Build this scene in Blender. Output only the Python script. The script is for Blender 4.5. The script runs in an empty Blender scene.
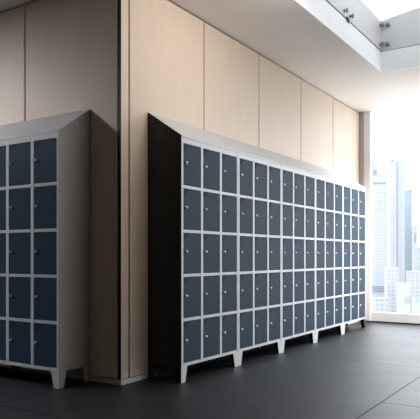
import bpy, bmesh, math, random
from mathutils import Vector, Matrix
S = bpy.context.scene
COL = S.collection
random.seed(4)

# ---------------------------------------------------------------- camera
FPX, HZ = 604.0, 256.2
CAM = (-3.5978, -3.1682, 1.017)
YAW = 0.5754
cd = bpy.data.cameras.new('camera'); cam = bpy.data.objects.new('camera', cd); COL.objects.link(cam)
cam.location = CAM
cam.rotation_euler = (math.pi/2, 0, YAW - math.pi/2)
cd.sensor_fit = 'HORIZONTAL'; cd.sensor_width = 36.0
cd.lens = FPX/420.0*36.0
cd.shift_y = (HZ - 209.5)/420.0
cd.clip_end = 6000; cd.clip_start = .05
S.camera = cam

# ---------------------------------------------------------------- world, light, exposure
SKY = 5.6
W = bpy.data.worlds.new('sky'); S.world = W; W.use_nodes = True
bg = W.node_tree.nodes['Background']
bg.inputs['Color'].default_value = (0.93, 0.965, 1.0, 1); bg.inputs['Strength'].default_value = SKY
S.view_settings.view_transform = 'Standard'; S.view_settings.look = 'None'
S.view_settings.gamma = 1; S.view_settings.use_curve_mapping = False
S.view_settings.exposure = 0.0
UPW = 130
WALL_FILL = 13
DOWN = 150
LAMP = 125.0          # emission of the ceiling lamp panel in the left wing

def portal(name, loc, sx, sy, rot):
    l = bpy.data.lights.new(name, 'AREA'); l.shape = 'RECTANGLE'; l.size = sx; l.size_y = sy
    l.cycles.is_portal = True
    o = bpy.data.objects.new(name, l); COL.objects.link(o); o.location = loc; o.rotation_euler = rot
XW, HC = 5.59, 3.256
X3, Y3 = 3.693, -0.917
OX0, OY0 = 1.05, -3.2          # far limits of the roof opening
WY0, WY1 = -6.4, -0.03         # window extent
up = bpy.data.lights.new('fill_up', 'AREA'); up.shape = 'RECTANGLE'; up.size = 4.4; up.size_y = 2.2; up.energy = UPW; up.color = (1,.985,.96)  # added fill without a fixture, out of view, brightens the ceiling
upo = bpy.data.objects.new('fill_up', up); COL.objects.link(upo); upo.location = (3.2, -4.9, 2.3); upo.rotation_euler = (math.pi, 0, 0)
wa = bpy.data.lights.new('fill_wall', 'AREA'); wa.shape = 'RECTANGLE'; wa.size = 1.1; wa.size_y = .12; wa.energy = WALL_FILL; wa.color = (1,.97,.93)  # added fill, out of view, brightens upper wall and near lockers
wao = bpy.data.objects.new('fill_wall', wa); COL.objects.link(wao); wao.location = (.6, -1.3, 3.15); wao.rotation_euler = (math.radians(50), 0, 0)
dl = bpy.data.lights.new('fill_window', 'AREA'); dl.shape = 'RECTANGLE'; dl.size = .5; dl.size_y = 1.6; dl.energy = DOWN; dl.spread = math.radians(130)  # added fill, out of view, brightens floor and lockers by the window
dlo = bpy.data.objects.new('fill_window', dl); COL.objects.link(dlo); dlo.location = (4.75, -2.15, 3.24)
portal('window_portal', (XW+.25, (WY0+WY1)/2, HC/2), HC, WY1-WY0, (0, math.pi/2, 0))
portal('skylight_portal', ((OX0+X3)/2, (OY0+Y3)/2, 5.4), X3-OX0, Y3-OY0, (0, 0, 0))

# ---------------------------------------------------------------- materials
def srgb(r, g, b):
    f = lambda c: c/12.92 if c <= .04045 else ((c+.055)/1.055)**2.4
    return (f(r/255), f(g/255), f(b/255), 1)
def mat(name, col, rough=.5, metal=0., spec=.5, noise=0., nscale=(5,5,5), bump=0., coat=0.):
    m = bpy.data.materials.new(name); m.use_nodes = True
    nt = m.node_tree; b = nt.nodes['Principled BSDF']
    b.inputs['Roughness'].default_value = rough; b.inputs['Metallic'].default_value = metal
    b.inputs['Specular IOR Level'].default_value = spec
    b.inputs['Coat Weight'].default_value = coat
    b.inputs['Base Color'].default_value = col
    tc = nt.nodes.new('ShaderNodeTexCoord'); mp = nt.nodes.new('ShaderNodeMapping')
    mp.inputs['Scale'].default_value = nscale
    nt.links.new(tc.outputs['Object'], mp.inputs['Vector'])
    n = nt.nodes.new('ShaderNodeTexNoise'); n.inputs['Scale'].default_value = 1; n.inputs['Detail'].default_value = 5
    nt.links.new(mp.outputs[0], n.inputs['Vector'])
    r = nt.nodes.new('ShaderNodeMapRange')
    r.inputs['To Min'].default_value = 1-noise; r.inputs['To Max'].default_value = 1+noise
    r.inputs['From Min'].default_value = .25; r.inputs['From Max'].default_value = .75
    nt.links.new(n.outputs['Fac'], r.inputs['Value'])
    mx = nt.nodes.new('ShaderNodeVectorMath'); mx.operation = 'MULTIPLY'
    mx.inputs[0].default_value = col[:3]
    nt.links.new(r.outputs[0], mx.inputs[1]); nt.links.new(mx.outputs[0], b.inputs['Base Color'])
    if bump:
        bp = nt.nodes.new('ShaderNodeBump'); bp.inputs['Strength'].default_value = bump; bp.inputs['Distance'].default_value = .002
        nt.links.new(n.outputs['Fac'], bp.inputs['Height']); nt.links.new(bp.outputs[0], b.inputs['Normal'])
    return m
def emat(name, col, s):
    m = bpy.data.materials.new(name); m.use_nodes = True; nt = m.node_tree
    b = nt.nodes['Principled BSDF']; b.inputs['Emission Color'].default_value = col; b.inputs['Emission Strength'].default_value = s
    return m
def glass(name, tint=(.97,.98,.985,1)):
    m = bpy.data.materials.new(name); m.use_nodes = True; nt = m.node_tree; nt.nodes.clear()
    o = nt.nodes.new('ShaderNodeOutputMaterial'); mx = nt.nodes.new('ShaderNodeMixShader')
    t = nt.nodes.new('ShaderNodeBsdfTransparent'); t.inputs[0].default_value = tint
    g = nt.nodes.new('ShaderNodeBsdfGlossy'); g.inputs['Roughness'].default_value = .02
    lw = nt.nodes.new('ShaderNodeLayerWeight')
    pw = nt.nodes.new('ShaderNodeMath'); pw.operation = 'POWER'; pw.inputs[1].default_value = 5
    f = nt.nodes.new('ShaderNodeMath'); f.operation = 'MULTIPLY_ADD'; f.inputs[1].default_value = .9; f.inputs[2].default_value = .02
    lw.inputs['Blend'].default_value = .5
    nt.links.new(lw.outputs['Facing'], pw.inputs[0]); nt.links.new(pw.outputs[0], f.inputs[0])
    nt.links.new(f.outputs[0], mx.inputs[0]); nt.links.new(t.outputs[0], mx.inputs[1]); nt.links.new(g.outputs[0], mx.inputs[2])
    nt.links.new(mx.outputs[0], o.inputs[0]); return m

WOOD = mat('maple_veneer', srgb(221,201,181), .5, noise=.04, nscale=(26,26,1.1), spec=.3)
def wood_extra(m):            # broad slow tonal drift of the veneer leaves
    nt = m.node_tree; b = nt.nodes['Principled BSDF']
    src = b.inputs['Base Color'].links[0].from_socket
    tc = nt.nodes.new('ShaderNodeTexCoord'); mp = nt.nodes.new('ShaderNodeMapping'); mp.inputs['Scale'].default_value = (90,90,2.5)
    nt.links.new(tc.outputs['Object'], mp.inputs[0])
    n = nt.nodes.new('ShaderNodeTexNoise'); n.inputs['Scale'].default_value = 1; n.inputs['Detail'].default_value = 3
    nt.links.new(mp.outputs[0], n.inputs['Vector'])
    r = nt.nodes.new('ShaderNodeMapRange'); r.inputs['To Min'].default_value = .95; r.inputs['To Max'].default_value = 1.05
    nt.links.new(n.outputs['Fac'], r.inputs['Value'])
    v = nt.nodes.new('ShaderNodeVectorMath'); v.operation = 'MULTIPLY'
    nt.links.new(src, v.inputs[0]); nt.links.new(r.outputs[0], v.inputs[1]); nt.links.new(v.outputs[0], b.inputs['Base Color'])
wood_extra(WOOD)
BLACK = mat('black_metal', (.006,.006,.007,1), .6)
BACKING = mat('dark_backing', (.015,.012,.01,1), .8)
PLINTH = mat('grey_baseboard', srgb(215,213,212), .5, noise=.04)
CEIL = mat('ceiling_paint', srgb(238,230,222), .8, noise=.015, spec=.2)
FASCIA = mat('white_plaster', srgb(240,240,240), .7, noise=.01, spec=.2)
BEAM = mat('painted_steel', srgb(208,207,206), .45, noise=.02)
STEEL = mat('bolt_steel', (.25,.25,.26,1), .3, metal=.9)
FRAME = mat('locker_light_grey', srgb(196,197,200), .42, noise=.015)
DOOR = mat('locker_slate_blue', srgb(49,66,80), .5, noise=.04, nscale=(3,3,3), spec=.05)
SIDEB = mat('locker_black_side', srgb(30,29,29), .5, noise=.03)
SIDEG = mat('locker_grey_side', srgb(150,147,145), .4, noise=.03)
DARKIN = mat('locker_carcass_and_shade', (.005,.005,.006,1), .8, spec=.1)  # carcass body; near black also holds the shade under the right row
LOCK_WHITE = mat('lock_white_glint', (.96,.97,.98,1), .3, metal=0, spec=.8)  # non-metallic white, the bright glint of the locks put into the colour
HOLE = mat('vent_hole', (.008,.01,.013,1), .8)
ALU = mat('window_aluminium', srgb(248,247,250), .4, noise=.02)
RUBBER = mat('black_gasket', (.02,.02,.02,1), .7)
ROOM = mat('dark_room_wall', srgb(125,122,120), .8, noise=.03)
GLASS = glass('window_glass')

def floor_mat():
    m = bpy.data.materials.new('charcoal_floor_tiles'); m.use_nodes = True; nt = m.node_tree; L = nt.links
    b = nt.nodes['Principled BSDF']
    tc = nt.nodes.new('ShaderNodeTexCoord')
    br = nt.nodes.new('ShaderNodeTexBrick'); br.offset = .5
    br.inputs['Scale'].default_value = 1; br.inputs['Brick Width'].default_value = 3.0; br.inputs['Row Height'].default_value = 2.2
    br.inputs['Mortar Size'].default_value = .005; br.inputs['Mortar Smooth'].default_value = .1
    br.inputs['Color1'].default_value = (1,1,1,1); br.inputs['Color2'].default_value = (.9,.9,.9,1); br.inputs['Mortar'].default_value = (.12,.12,.12,1)
    mp = nt.nodes.new('ShaderNodeMapping'); mp.inputs['Location'].default_value = (-3.58,1.88,0)
    L.new(tc.outputs['Object'], mp.inputs[0]); L.new(mp.outputs[0], br.inputs['Vector'])
    n = nt.nodes.new('ShaderNodeTexNoise'); n.inputs['Scale'].default_value = 2.2; n.inputs['Detail'].default_value = 8; n.inputs['Roughness'].default_value = .65
    L.new(tc.outputs['Object'], n.inputs['Vector'])
    r = nt.nodes.new('ShaderNodeMapRange'); r.inputs['From Min'].default_value = .3; r.inputs['From Max'].default_value = .7
    r.inputs['To Min'].default_value = .8; r.inputs['To Max'].default_value = 1.2
    L.new(n.outputs['Fac'], r.inputs['Value'])
    v = nt.nodes.new('ShaderNodeVectorMath'); v.operation = 'MULTIPLY'; L.new(br.outputs['Color'], v.inputs[0]); L.new(r.outputs[0], v.inputs[1])
    v2 = nt.nodes.new('ShaderNodeVectorMath'); v2.operation = 'MULTIPLY'; v2.inputs[1].default_value = FLOORCOL; L.new(v.outputs[0], v2.inputs[0])
    L.new(v2.outputs[0], b.inputs['Base Color'])
    rr = nt.nodes.new('ShaderNodeMapRange'); rr.inputs['To Min'].default_value = .40; rr.inputs['To Max'].default_value = .56
    L.new(n.outputs['Fac'], rr.inputs['Value']); L.new(rr.outputs[0], b.inputs['Roughness'])
    sp = nt.nodes.new('ShaderNodeMath'); sp.operation = 'MULTIPLY_ADD'; sp.inputs[1].default_value = -.40; sp.inputs[2].default_value = .42
    L.new(br.outputs['Fac'], sp.inputs[0]); L.new(sp.outputs[0], b.inputs['Specular IOR Level'])
    bp = nt.nodes.new('ShaderNodeBump'); bp.inputs['Strength'].default_value = .6; bp.inputs['Distance'].default_value = .003
    L.new(br.outputs['Fac'], bp.inputs['Height']); bp.invert = True; L.new(bp.outputs[0], b.inputs['Normal'])
    return m
FLOORCOL = (.0085,.0105,.014)
FLOOR = floor_mat()

# ---------------------------------------------------------------- helpers
def box(bm, x0, x1, y0, y1, z0, z1):
    vs = [bm.verts.new(p) for p in ((x0,y0,z0),(x1,y0,z0),(x1,y1,z0),(x0,y1,z0),(x0,y0,z1),(x1,y0,z1),(x1,y1,z1),(x0,y1,z1))]
    for f in ((0,3,2,1),(4,5,6,7),(0,1,5,4),(1,2,6,5),(2,3,7,6),(3,0,4,7)): bm.faces.new([vs[i] for i in f])
def prism(bm, pts0, pts1):
    a = [bm.verts.new(p) for p in pts0]; b = [bm.verts.new(p) for p in pts1]; n = len(a)
    bm.faces.new(a[::-1]); bm.faces.new(b)
    for i in range(n): bm.faces.new([a[i], a[(i+1)%n], b[(i+1)%n], b[i]])
def cyl(bm, c, axis, r0, r1, h, n=16):
    ax = Vector(axis).normalized(); q = ax.to_track_quat('Z','Y'); c = Vector(c)
    p0 = [c + q @ Vector((r0*math.cos(2*math.pi*i/n), r0*math.sin(2*math.pi*i/n), 0)) for i in range(n)]
    p1 = [c + q @ Vector((r1*math.cos(2*math.pi*i/n), r1*math.sin(2*math.pi*i/n), h)) for i in range(n)]
    prism(bm, p0, p1)
def obj(name, bm, m, parent=None, bev=0., smooth=False):
    bmesh.ops.recalc_face_normals(bm, faces=bm.faces[:])
    me = bpy.data.meshes.new(name); bm.to_mesh(me); bm.free(); me.materials.append(m)
    o = bpy.data.objects.new(name, me); COL.objects.link(o)
    if parent: o.parent = parent
    if smooth:
        for p in me.polygons: p.use_smooth = True
    if bev:
        b = o.modifiers.new('bevel', 'BEVEL'); b.width = bev; b.segments = 2; b.limit_method = 'ANGLE'
    return o
def struct(name, bm, m, bev=0):
    o = obj(name, bm, m, None, bev); o['kind'] = 'structure'; return o
def empty(name, loc=(0,0,0), rz=0, label=None, cat=None, group=None):
    o = bpy.data.objects.new(name, None); COL.objects.link(o); o.location = loc; o.rotation_euler = (0,0,rz)
    o.empty_display_size = .1
    if label: o['label'] = label
    if cat: o['category'] = cat
    if group: o['group'] = group
    return o
def B(*a):
    bm = bmesh.new()
    for t in a: box(bm, *t)
    return bm

# ---------------------------------------------------------------- structure
XB, YB, YL = -8.0, -6.5, 6.5
struct('floor', B((XB, XW+.1, YB, YL, -.15, 0)), FLOOR)
# ceiling: one slab with the roof opening cut out of it
ZT = HC+.12
struct('ceiling', B((XB, OX0-.02, YB, YL, HC, ZT), (OX0-.02, X3+.02, Y3+.02, YL, HC, ZT), (OX0-.02, X3+.02, YB, OY0-.02, HC, ZT),
                    (X3+.02, XW+.1, YB, YL, HC, ZT)), CEIL)
# upstand round the opening
Z1, Z2 = 3.50, 3.872
struct('trim_1', B((OX0-.02, X3+.02, Y3, Y3+.02, HC, Z1)), FASCIA)
struct('trim_2', B((X3, X3+.02, OY0, Y3, HC, Z1)), FASCIA)
struct('trim_3', B((OX0-.02, OX0, OY0, Y3, HC, 4.0)), FASCIA)
struct('trim_4', B((OX0-.02, X3+.02, OY0-.02, OY0, HC, 4.0)), FASCIA)
struct('trim_5', B((OX0, X3+.05, Y3+.03, Y3+.05, Z1-.05, Z1+.05), (X3+.03, X3+.05, OY0, Y3+.05, Z1-.05, Z1+.03)), BLACK)  # shadow joint

# right wall, veneer panels 1.1 m wide with dark joints
G = .008
wr = struct('wall_right', B((.03, XW-.02, .019, .2, 0, HC), (XW-.08, XW+.1, .02, .3, 0, HC)), BACKING)
seams = [.1, 1.182, 2.278, 3.386, 4.462, XW-.02]
def panel(x0, x1, parent):
    return obj('wall_panel', B((x0, x1, 0, .018, .048, HC-.014)), WOOD, parent, .0015)
panel(.004, seams[0]-G, wr)
for a, b in zip(seams[:-1], seams[1:]): panel(a+G, b-G, wr)
wl = struct('wall_left', B((.02, .2, .06, YL, 0, HC)), BACKING)
ls = [0.038, 1.119, 2.22, 3.32, 4.42, 5.52, YL]
for i, (a, b) in enumerate(zip(ls[:-1], ls[1:])):
    obj('wall_panel', B((0, .010, a+(G if i else 0), b-G, .048, HC-.014)), WOOD, wl, .001)
struct('trim_6', B((.003, .028, .019, .037, .045, HC), (.003, .0035, .0015, .019, .045, HC)), BLACK)        # black recess at the corner
struct('baseboard_right', B((.008, XW-.03, .003, .02, 0, .042)), PLINTH, .002)
struct('baseboard_left', B((.003, .02, .003, YL, 0, .042)), PLINTH, .002)

# unseen sides of the room
struct('wall_back', B((XB, XW, YB-.15, YB, 0, HC)), ROOM)
struct('wall_far_left', B((XB-.15, XB, YB, YL, 0, HC)), ROOM)
struct('wall_side', B((XB, .2, YL, YL+.15, 0, HC)), ROOM)

# window
wn = struct('window_1', B((XW+.03, XW+.036, WY0, WY1-.13,   .15, HC)), GLASS)
obj('window_frame', B((XW, XW+.08, WY1-.135, WY1-.03, .015, HC), (XW+.02, XW+.07, WY0, WY1-.13, .015, .155)), ALU, wn, .003)
obj('jamb', B((XW-.02, XW+.08, WY1-.03, WY1+.03, .0, HC)), mat('jamb_grey', srgb(185,182,184), .5), wn, .002)
obj('gasket', B((XW+.01, XW+.06, WY0, WY1-.04, .0, .016)), RUBBER, wn)
for y in (-2.35, -4.4):
    obj('mullion', B((XW, XW+.08, y-.035, y+.035, .1, HC)), ALU, wn, .003)

# ---------------------------------------------------------------- roof opening: steel beams with bolts
def bolt(p, axis, parent, s=1.0):
    bm = bmesh.new(); p = Vector(p); a = Vector(axis)
    cyl(bm, p, a, .011*s, .011*s, .03); cyl(bm, p, a, .022*s, .022*s, .006, 20)
    cyl(bm, p + a*.026, a, .024*s, .024*s, .014, 20); cyl(bm, p + a*.04, a, .024*s, .016*s, .006, 20)
    return obj('bolt', bm, STEEL, parent)
bl = empty('roof_beam', ((OX0+X3)/2, Y3, Z1), 0, 'long white roof beam along the left edge of the skylight opening, above the lockers', 'beam')
def local(o, child):
    child.matrix_parent_inverse = Matrix.Translation(-Vector(o.location)); return child
bodyA = local(bl, obj('beam_web', B((OX0, X3-.001, Y3, Y3+.028, Z1+.022, Z2)), BEAM, bl, .003))
# thin capping joint plate at mid length, with two bolts
local(bl, obj('joint_plate', B((2.50, 2.58, Y3-.006, Y3-.0005, Z1-.015, Z1+.035)), BLACK, bl, .002))
br_ = empty('roof_beam', (X3, (OY0+Y3)/2, Z1), 0, 'short grey roof beam across the window end of the skylight opening', 'beam')
bm = bmesh.new()
ya, yb = OY0, Y3+.028
prism(bm, [(X3, yb, Z1+.008), (X3, ya, Z1+.008), (X3, ya, Z2+.33), (X3, yb, Z2)],
          [(X3+.028, yb, Z1+.008), (X3+.028, ya, Z1+.008), (X3+.028, ya, Z2+.33), (X3+.028, yb, Z2)])
local(br_, obj('beam_web', bm, BEAM, br_, .003))
for z in (Z1+.075, Z1+.31):
    local(bl, bolt((X3-.045, Y3, z), (0,-1,0), bl))
    local(br_, bolt((X3, Y3-.085, z), (-1,0,0), br_))
for x in (2.44, 2.61):
    local(bl, bolt((x, Y3, Z1+.07), (0,-1,0), bl))
# glass lantern added over the opening, tinted to dim the skylight
LG = glass('dimming_glass', (.52,.525,.53,1))
LZ = 5.2
lant = struct('window_2', B((OX0-.02, X3+.02, Y3+.010, Y3+.016, Z2, LZ), (OX0-.02, X3+.02, OY0-.016, OY0-.010, Z1+.5, LZ),
        (X3+.010, X3+.016, OY0-.01, Y3+.01, Z2, LZ), (OX0-.016, OX0-.010, OY0-.01, Y3+.01, 4.0, LZ), (OX0-.02, X3+.02, OY0-.02, Y3+.02, LZ, LZ+.006)), LG)
# glazing bar of the skylight
gb = obj('skylight_bar', B((3.62, 3.66, Y3+.3, Y3+.34, 3.6, 6.0)), FASCIA); gb['label'] = 'slim white glazing post rising above the corner of the skylight opening'; gb['category'] = 'post'

# ---------------------------------------------------------------- lockers
DPT = .345; UW = .9; Z0 = .145; RH = .3583; ZF = 1.985; ZBK = 2.212; ZLEG = .128
def side_mesh(x0, x1):
    bm = bmesh.new()
    P = [(0.0015, ZLEG), (DPT-.002, ZLEG), (DPT-.002, ZBK), (0.0015, ZF)]
    prism(bm, [(x0, y, z) for y, z in P], [(x1, y, z) for y, z in P]); return bm
def foot_mesh(xs, ys):
    # folded sheet foot: front plate and side plate, both tapering down; xs/ys = +1 at the min corner, -1 at the max corner
    bm = bmesh.new(); t = .003
    X = 0.001 if xs > 0 else UW-.001; Y = 0.0005 if ys > 0 else DPT-.004
    w0, w1, d0, d1 = .085, .055, .075, .055
    prism(bm, [(X, Y, 0), (X+xs*w1, Y, 0), (X+xs*w0, Y, ZLEG), (X, Y, ZLEG)],
              [(X, Y+ys*t, 0), (X+xs*w1, Y+ys*t, 0), (X+xs*w0, Y+ys*t, ZLEG), (X, Y+ys*t, ZLEG)])
    return bm
def foot_side_mesh(xs, ys):
    bm = bmesh.new(); t = .003
    X = 0.001 if xs > 0 else UW-.001; Y = 0.0005+ys*.003 if ys > 0 else DPT-.004-.003
    d0, d1 = .078, .052
    prism(bm, [(X, Y, 0), (X, Y+ys*d1, 0), (X, Y+ys*d0, ZLEG), (X, Y, ZLEG)],
              [(X+xs*t, Y, 0), (X+xs*t, Y+ys*d1, 0), (X+xs*t, Y+ys*d0, ZLEG), (X+xs*t, Y, ZLEG)])
    return bm
def make_locker(side_mat, label, group, under_shade=False):
    t = empty('locker_unit', (0,0,0), 0, label, 'locker', group)
    # carcass with back, floor and top behind the doors
    obj('carcass', B((.003, UW-.003, .016, DPT-.002, ZLEG+.001, ZF-.03)), DARKIN, t)
    for a, b in ((.0008, .0028), (UW-.0028, UW-.0008)):
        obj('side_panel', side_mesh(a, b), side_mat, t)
    if under_shade: obj('under_shade_sheet', B((.02, UW-.02, DPT-.09, DPT-.086, .012, ZLEG+.001)), DARKIN, t)  # black sheet standing in for the deep shade beneath the unit
    # front frame: posts and rails
    hs = .0165; bars = []
    tops = Z0+5*RH
    bars.append((.003, .029, 0, .016, ZLEG, ZF-.012)); bars.append((UW-.022, UW-.003, 0, .016, ZLEG, ZF-.012))
    for k in (1, 2): bars.append((.3*k-hs, .3*k+hs, 0, .016, ZLEG, ZF-.012))
    xs = [(.029, .3-hs), (.3+hs, .6-hs), (.6+hs, UW-.022)]
    for a, b in xs:
        bars.append((a, b, .0004, .0155, ZLEG, Z0+.008))
        for k in range(1, 5): bars.append((a, b, .0004, .0155, Z0+RH*k-.012, Z0+RH*k+.012))
        bars.append((a, b, .0004, .0155, tops-.006, ZF-.0125))
    obj('front_frame', B(*bars), FRAME, t)
    # sloping hood with a short front lip
    bm = bmesh.new()
    P = [(-.001, ZF-.010), (DPT-.004, ZF-.010), (DPT-.004, ZBK+.003), (-.001, ZF+.003)]
    prism(bm, [(.0035, y, z) for y, z in P], [(UW-.0035, y, z) for y, z in P])
    obj('sloping_top', bm, FRAME, t, .001)
    # feet
    for xs_, ys_ in ((1,1), (-1,1), (1,-1), (-1,-1)):
        f = obj('leg', foot_mesh(xs_, ys_), FRAME if ys_ > 0 else side_mat, t)
        obj('leg_side_plate', foot_side_mesh(xs_, ys_), side_mat, f)
    # doors: 5 rows of 3, each with lock and triangular perforated vent
    xs = [(.029, .3-hs), (.3+hs, .6-hs), (.6+hs, UW-.022)]
    dw = .262; dbm = None; first = None
    for r in range(5):
        zb = Z0+RH*r+.0145; zt = Z0+RH*(r+1)-.0145
        if r == 0: zb = Z0+RH*r+.0105
        if r == 4: zt = Z0+RH*5-.0085
        for c, (a, b) in enumerate(xs):
            bm = B((a+.002, b-.002, .003, .015, zb, zt))
            d = obj('door', bm, DOOR, t, .0015)
            # lock
            lb = bmesh.new(); lx = a+.036; lz = zb+(zt-zb)*.54
            
            cyl(lb, (lx, -.001, lz), (0,-1,0), .0115, .0105, .012, 20); cyl(lb, (lx, -.013, lz), (0,-1,0), .0105, .0085, .002, 20); cyl(lb, (lx, -.015, lz), (0,-1,0), .0085, .004, .002, 20)
            lk = obj('lock', lb, LOCK_WHITE, d, 0)
            rb = bmesh.new(); cyl(rb, (lx, .003, lz), (0,-1,0), .0155, .015, .002, 20); obj('lock_shadow_disc', rb, BLACK, d)  # black disc painted in as the shadow around the lock
            # vent
            vb = bmesh.new(); n = 7; st = .0088
            for i in range(n):
                for j in range(n-i):
                    cyl(vb, (a+.016+.0095*j, .0031, zt-.013-.0078*i), (0,-1,0), .0043, .0043, .0008, 6)
            obj('vent_holes', vb, HOLE, d)
    return t
def copy_tree(o, parent=None):
    c = o.copy(); COL.objects.link(c); c.parent = parent
    for ch in list(o.children): copy_tree(ch, c)
    return c
RB = [ 'slate-blue fifteen-door locker unit with exposed black end panel, nearest of the long row',
       'slate-blue fifteen-door locker unit second from the black end panel in the long row',
       'slate-blue fifteen-door locker unit in the middle of the long row against the maple wall',
       'slate-blue fifteen-door locker unit next to last before the window in the long row',
       'slate-blue fifteen-door locker unit at the window end of the long row']
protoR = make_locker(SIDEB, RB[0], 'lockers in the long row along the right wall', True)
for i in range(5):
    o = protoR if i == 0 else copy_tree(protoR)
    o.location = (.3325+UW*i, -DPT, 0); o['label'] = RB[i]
    if i == 4:      # the foot at the window end of the row is black
        lg = [c for c in o.children if c.name.startswith('leg')][1]
        lg.data = lg.data.copy(); lg.data.materials[0] = SIDEB; lg['label'] = 'black foot'
LB = ['slate-blue fifteen-door locker unit with grey end panel, beside the black wall corner',
      'locker unit at the left picture edge, next beyond the one with the grey end panel']
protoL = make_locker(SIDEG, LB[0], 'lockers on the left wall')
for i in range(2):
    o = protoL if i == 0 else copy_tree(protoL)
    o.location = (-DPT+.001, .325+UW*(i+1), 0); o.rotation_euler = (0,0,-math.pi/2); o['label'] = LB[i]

# ---------------------------------------------------------------- ceiling lamp in the left wing
lp = empty('ceiling_lamp', (-1.75, 3.3, HC), 0, 'square flush ceiling lamp over the aisle beside the left lockers', 'lamp')
local(lp, obj('housing', B((-2.1,-1.4,2.95,3.65,HC-.05,HC)), BEAM, lp, .004))
local(lp, obj('diffuser', B((-2.06,-1.44,2.99,3.61,HC-.056,HC-.05)), emat('lamp_glow', (.93,.96,1,1), LAMP), lp))

# ---------------------------------------------------------------- city outside the window
F = Vector((math.cos(YAW), math.sin(YAW))); R = Vector((math.sin(YAW), -math.cos(YAW)))
def city_mat(name, base, glassc, fx, fz, rough=.4):
    m = bpy.data.materials.new(name); m.use_nodes = True; nt = m.node_tree; L = nt.links; b = nt.nodes['Principled BSDF']
    tc = nt.nodes.new('ShaderNodeTexCoord')
    br = nt.nodes.new('ShaderNodeTexBrick'); br.offset = 0
    br.inputs['Scale'].default_value = 1; br.inputs['Brick Width'].default_value = fx; br.inputs['Row Height'].default_value = fz
    br.inputs['Mortar Size'].default_value = .28*min(fx, fz); br.inputs['Mortar Smooth'].default_value = .3
    br.inputs['Color1'].default_value = glassc; br.inputs['Color2'].default_value = tuple(c*.85 for c in glassc[:3])+(1,); br.inputs['Mortar'].default_value = base
    s = nt.nodes.new('ShaderNodeSeparateXYZ'); L.new(tc.outputs['Object'], s.inputs[0])
    c = nt.nodes.new('ShaderNodeCombineXYZ'); ad = nt.nodes.new('ShaderNodeMath'); ad.operation = 'ADD'
    L.new(s.outputs['X'], ad.inputs[0]); L.new(s.outputs['Y'], ad.inputs[1]); L.new(ad.outputs[0], c.inputs['X']); L.new(s.outputs['Z'], c.inputs['Y'])
    L.new(c.outputs[0], br.inputs['Vector']); L.new(br.outputs['Color'], b.inputs['Base Color']); b.inputs['Roughness'].default_value = rough
    b.inputs['Specular IOR Level'].default_value = .1
    return m
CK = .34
def haze_col(r, g, b): return (r*CK, g*CK, b*CK, 1)  # distance haze put into the building colours, pale and low in contrast
C_A = city_mat('pale_tower_bands', haze_col(.82,.86,.90), haze_col(.70,.78,.86), 6, 4)
C_B = city_mat('white_tower_grid', haze_col(.82,.87,.92), haze_col(.74,.81,.89), 3.4, 4.5)
C_C = city_mat('blue_glass_tower', haze_col(.66,.77,.85), haze_col(.56,.69,.79), 3, 4)
C_D = city_mat('pale_low_blocks', haze_col(.84,.87,.91), haze_col(.70,.76,.83), 5, 5)
C_P = mat('concrete_pale', haze_col(.84,.87,.90), .8)
C_R = mat('slate_roof', haze_col(.50,.58,.66), .7)
C_DK = mat('roof_plant_grey', haze_col(.40,.48,.56), .7)
GZ = -90.0
def centre(u, Z): 
    p = Vector((CAM[0], CAM[1])) + F*Z + R*((u-210)/FPX*Z); return p
def zof(v, Z): return CAM[2] + (HZ-v)/FPX*Z
def tower(u0, u1, v, Z, m, label, name='tower', depth=None, group=None, extra=()):
    w = (u1-u0)/FPX*Z; dp = depth or w; p = centre((u0+u1)/2, Z+dp/2); h = zof(v, Z)-GZ
    t = empty(name, (p.x, p.y, GZ), YAW-math.pi/2, label, 'building', group)
    obj('facade', B((-w/2, w/2, -dp/2, dp/2, 0, h)), m, t)
    k = Z/FPX       # metres per pixel there
    obj('parapet', B((-w/2-.2*k, w/2+.2*k, -dp/2-.2*k, dp/2+.2*k, h, h+.6*k)), C_P, t)
    for (kind, a, b, za, zb, mm) in extra:       # local pixels from the left edge, heights below/above the roof
        obj(kind, B((-w/2+a*k, -w/2+b*k, -dp/2-.5*k, (-dp/2+.3*dp) if zb > 0 else -dp/2, h+za*k, h+zb*k)), mm, t)
    return t
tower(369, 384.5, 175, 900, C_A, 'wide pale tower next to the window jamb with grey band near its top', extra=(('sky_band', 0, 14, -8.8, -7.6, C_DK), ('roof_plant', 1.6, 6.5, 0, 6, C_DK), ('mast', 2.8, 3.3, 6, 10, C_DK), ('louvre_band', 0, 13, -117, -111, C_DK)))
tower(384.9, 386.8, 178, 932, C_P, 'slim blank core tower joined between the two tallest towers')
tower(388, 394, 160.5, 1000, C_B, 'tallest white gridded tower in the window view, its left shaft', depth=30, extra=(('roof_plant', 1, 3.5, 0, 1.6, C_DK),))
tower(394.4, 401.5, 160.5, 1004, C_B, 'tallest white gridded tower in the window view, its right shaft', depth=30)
tower(401.7, 403.2, 177, 1040, C_P, 'narrow stair tower against the right side of the tallest tower')
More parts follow.
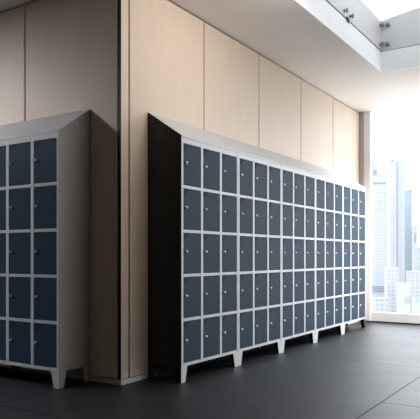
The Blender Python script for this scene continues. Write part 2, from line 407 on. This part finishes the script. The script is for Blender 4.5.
tower(403.4, 411, 191, 1150, C_C, 'darker blue glass tower right of the tallest tower', extra=(('roof_plant', 4, 6.5, 0, 1.5, C_DK),))
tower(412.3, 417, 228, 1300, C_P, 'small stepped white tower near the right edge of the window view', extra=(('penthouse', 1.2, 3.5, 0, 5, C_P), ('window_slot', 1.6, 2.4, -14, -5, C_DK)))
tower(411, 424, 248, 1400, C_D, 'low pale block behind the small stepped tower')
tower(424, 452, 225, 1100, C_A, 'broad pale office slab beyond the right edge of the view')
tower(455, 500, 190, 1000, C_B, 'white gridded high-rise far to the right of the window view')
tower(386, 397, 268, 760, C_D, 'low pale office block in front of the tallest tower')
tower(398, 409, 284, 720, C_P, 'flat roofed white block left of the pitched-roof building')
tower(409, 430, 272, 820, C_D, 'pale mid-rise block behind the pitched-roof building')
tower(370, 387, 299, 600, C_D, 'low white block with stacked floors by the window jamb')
# building with pitched roof and turret
t = empty('turreted_building', (*centre(412, 560), GZ), YAW-math.pi/2, 'white building with pitched slate roof and small turret, low at the right', 'building')
k = 560/FPX; h = zof(303, 560)-GZ
obj('facade', B((-6*k, 9*k, -5*k, 6*k, 0, h)), C_P, t)
bm = bmesh.new(); prism(bm, [(-6*k,-5*k,h),(9*k,-5*k,h),(9*k,.5*k,h+7*k),(-6*k,.5*k,h+7*k)], [(-6*k,6*k,h),(9*k,6*k,h),(9*k,.6*k,h+7*k),(-6*k,.6*k,h+7*k)])
obj('roof', bm, C_R, t)
tu = obj('turret', B((-2*k, 1.5*k, -6.5*k, -3*k, 0, h+7*k)), C_P, t)
bm = bmesh.new(); prism(bm, [(-2.3*k,-6.8*k,h+7*k),(1.8*k,-6.8*k,h+7*k),(1.8*k,-2.7*k,h+7*k),(-2.3*k,-2.7*k,h+7*k)], [(-.3*k,-4.8*k,h+12*k),(-.2*k,-4.8*k,h+12*k),(-.2*k,-4.7*k,h+12*k),(-.3*k,-4.7*k,h+12*k)])
obj('spire', bm, C_R, tu)
cg = obj('ground', B((100, 4000, -2500, 3500, GZ-2, GZ)), mat('hazy_city_ground', haze_col(.75,.78,.82), .9)); cg['kind'] = 'structure'
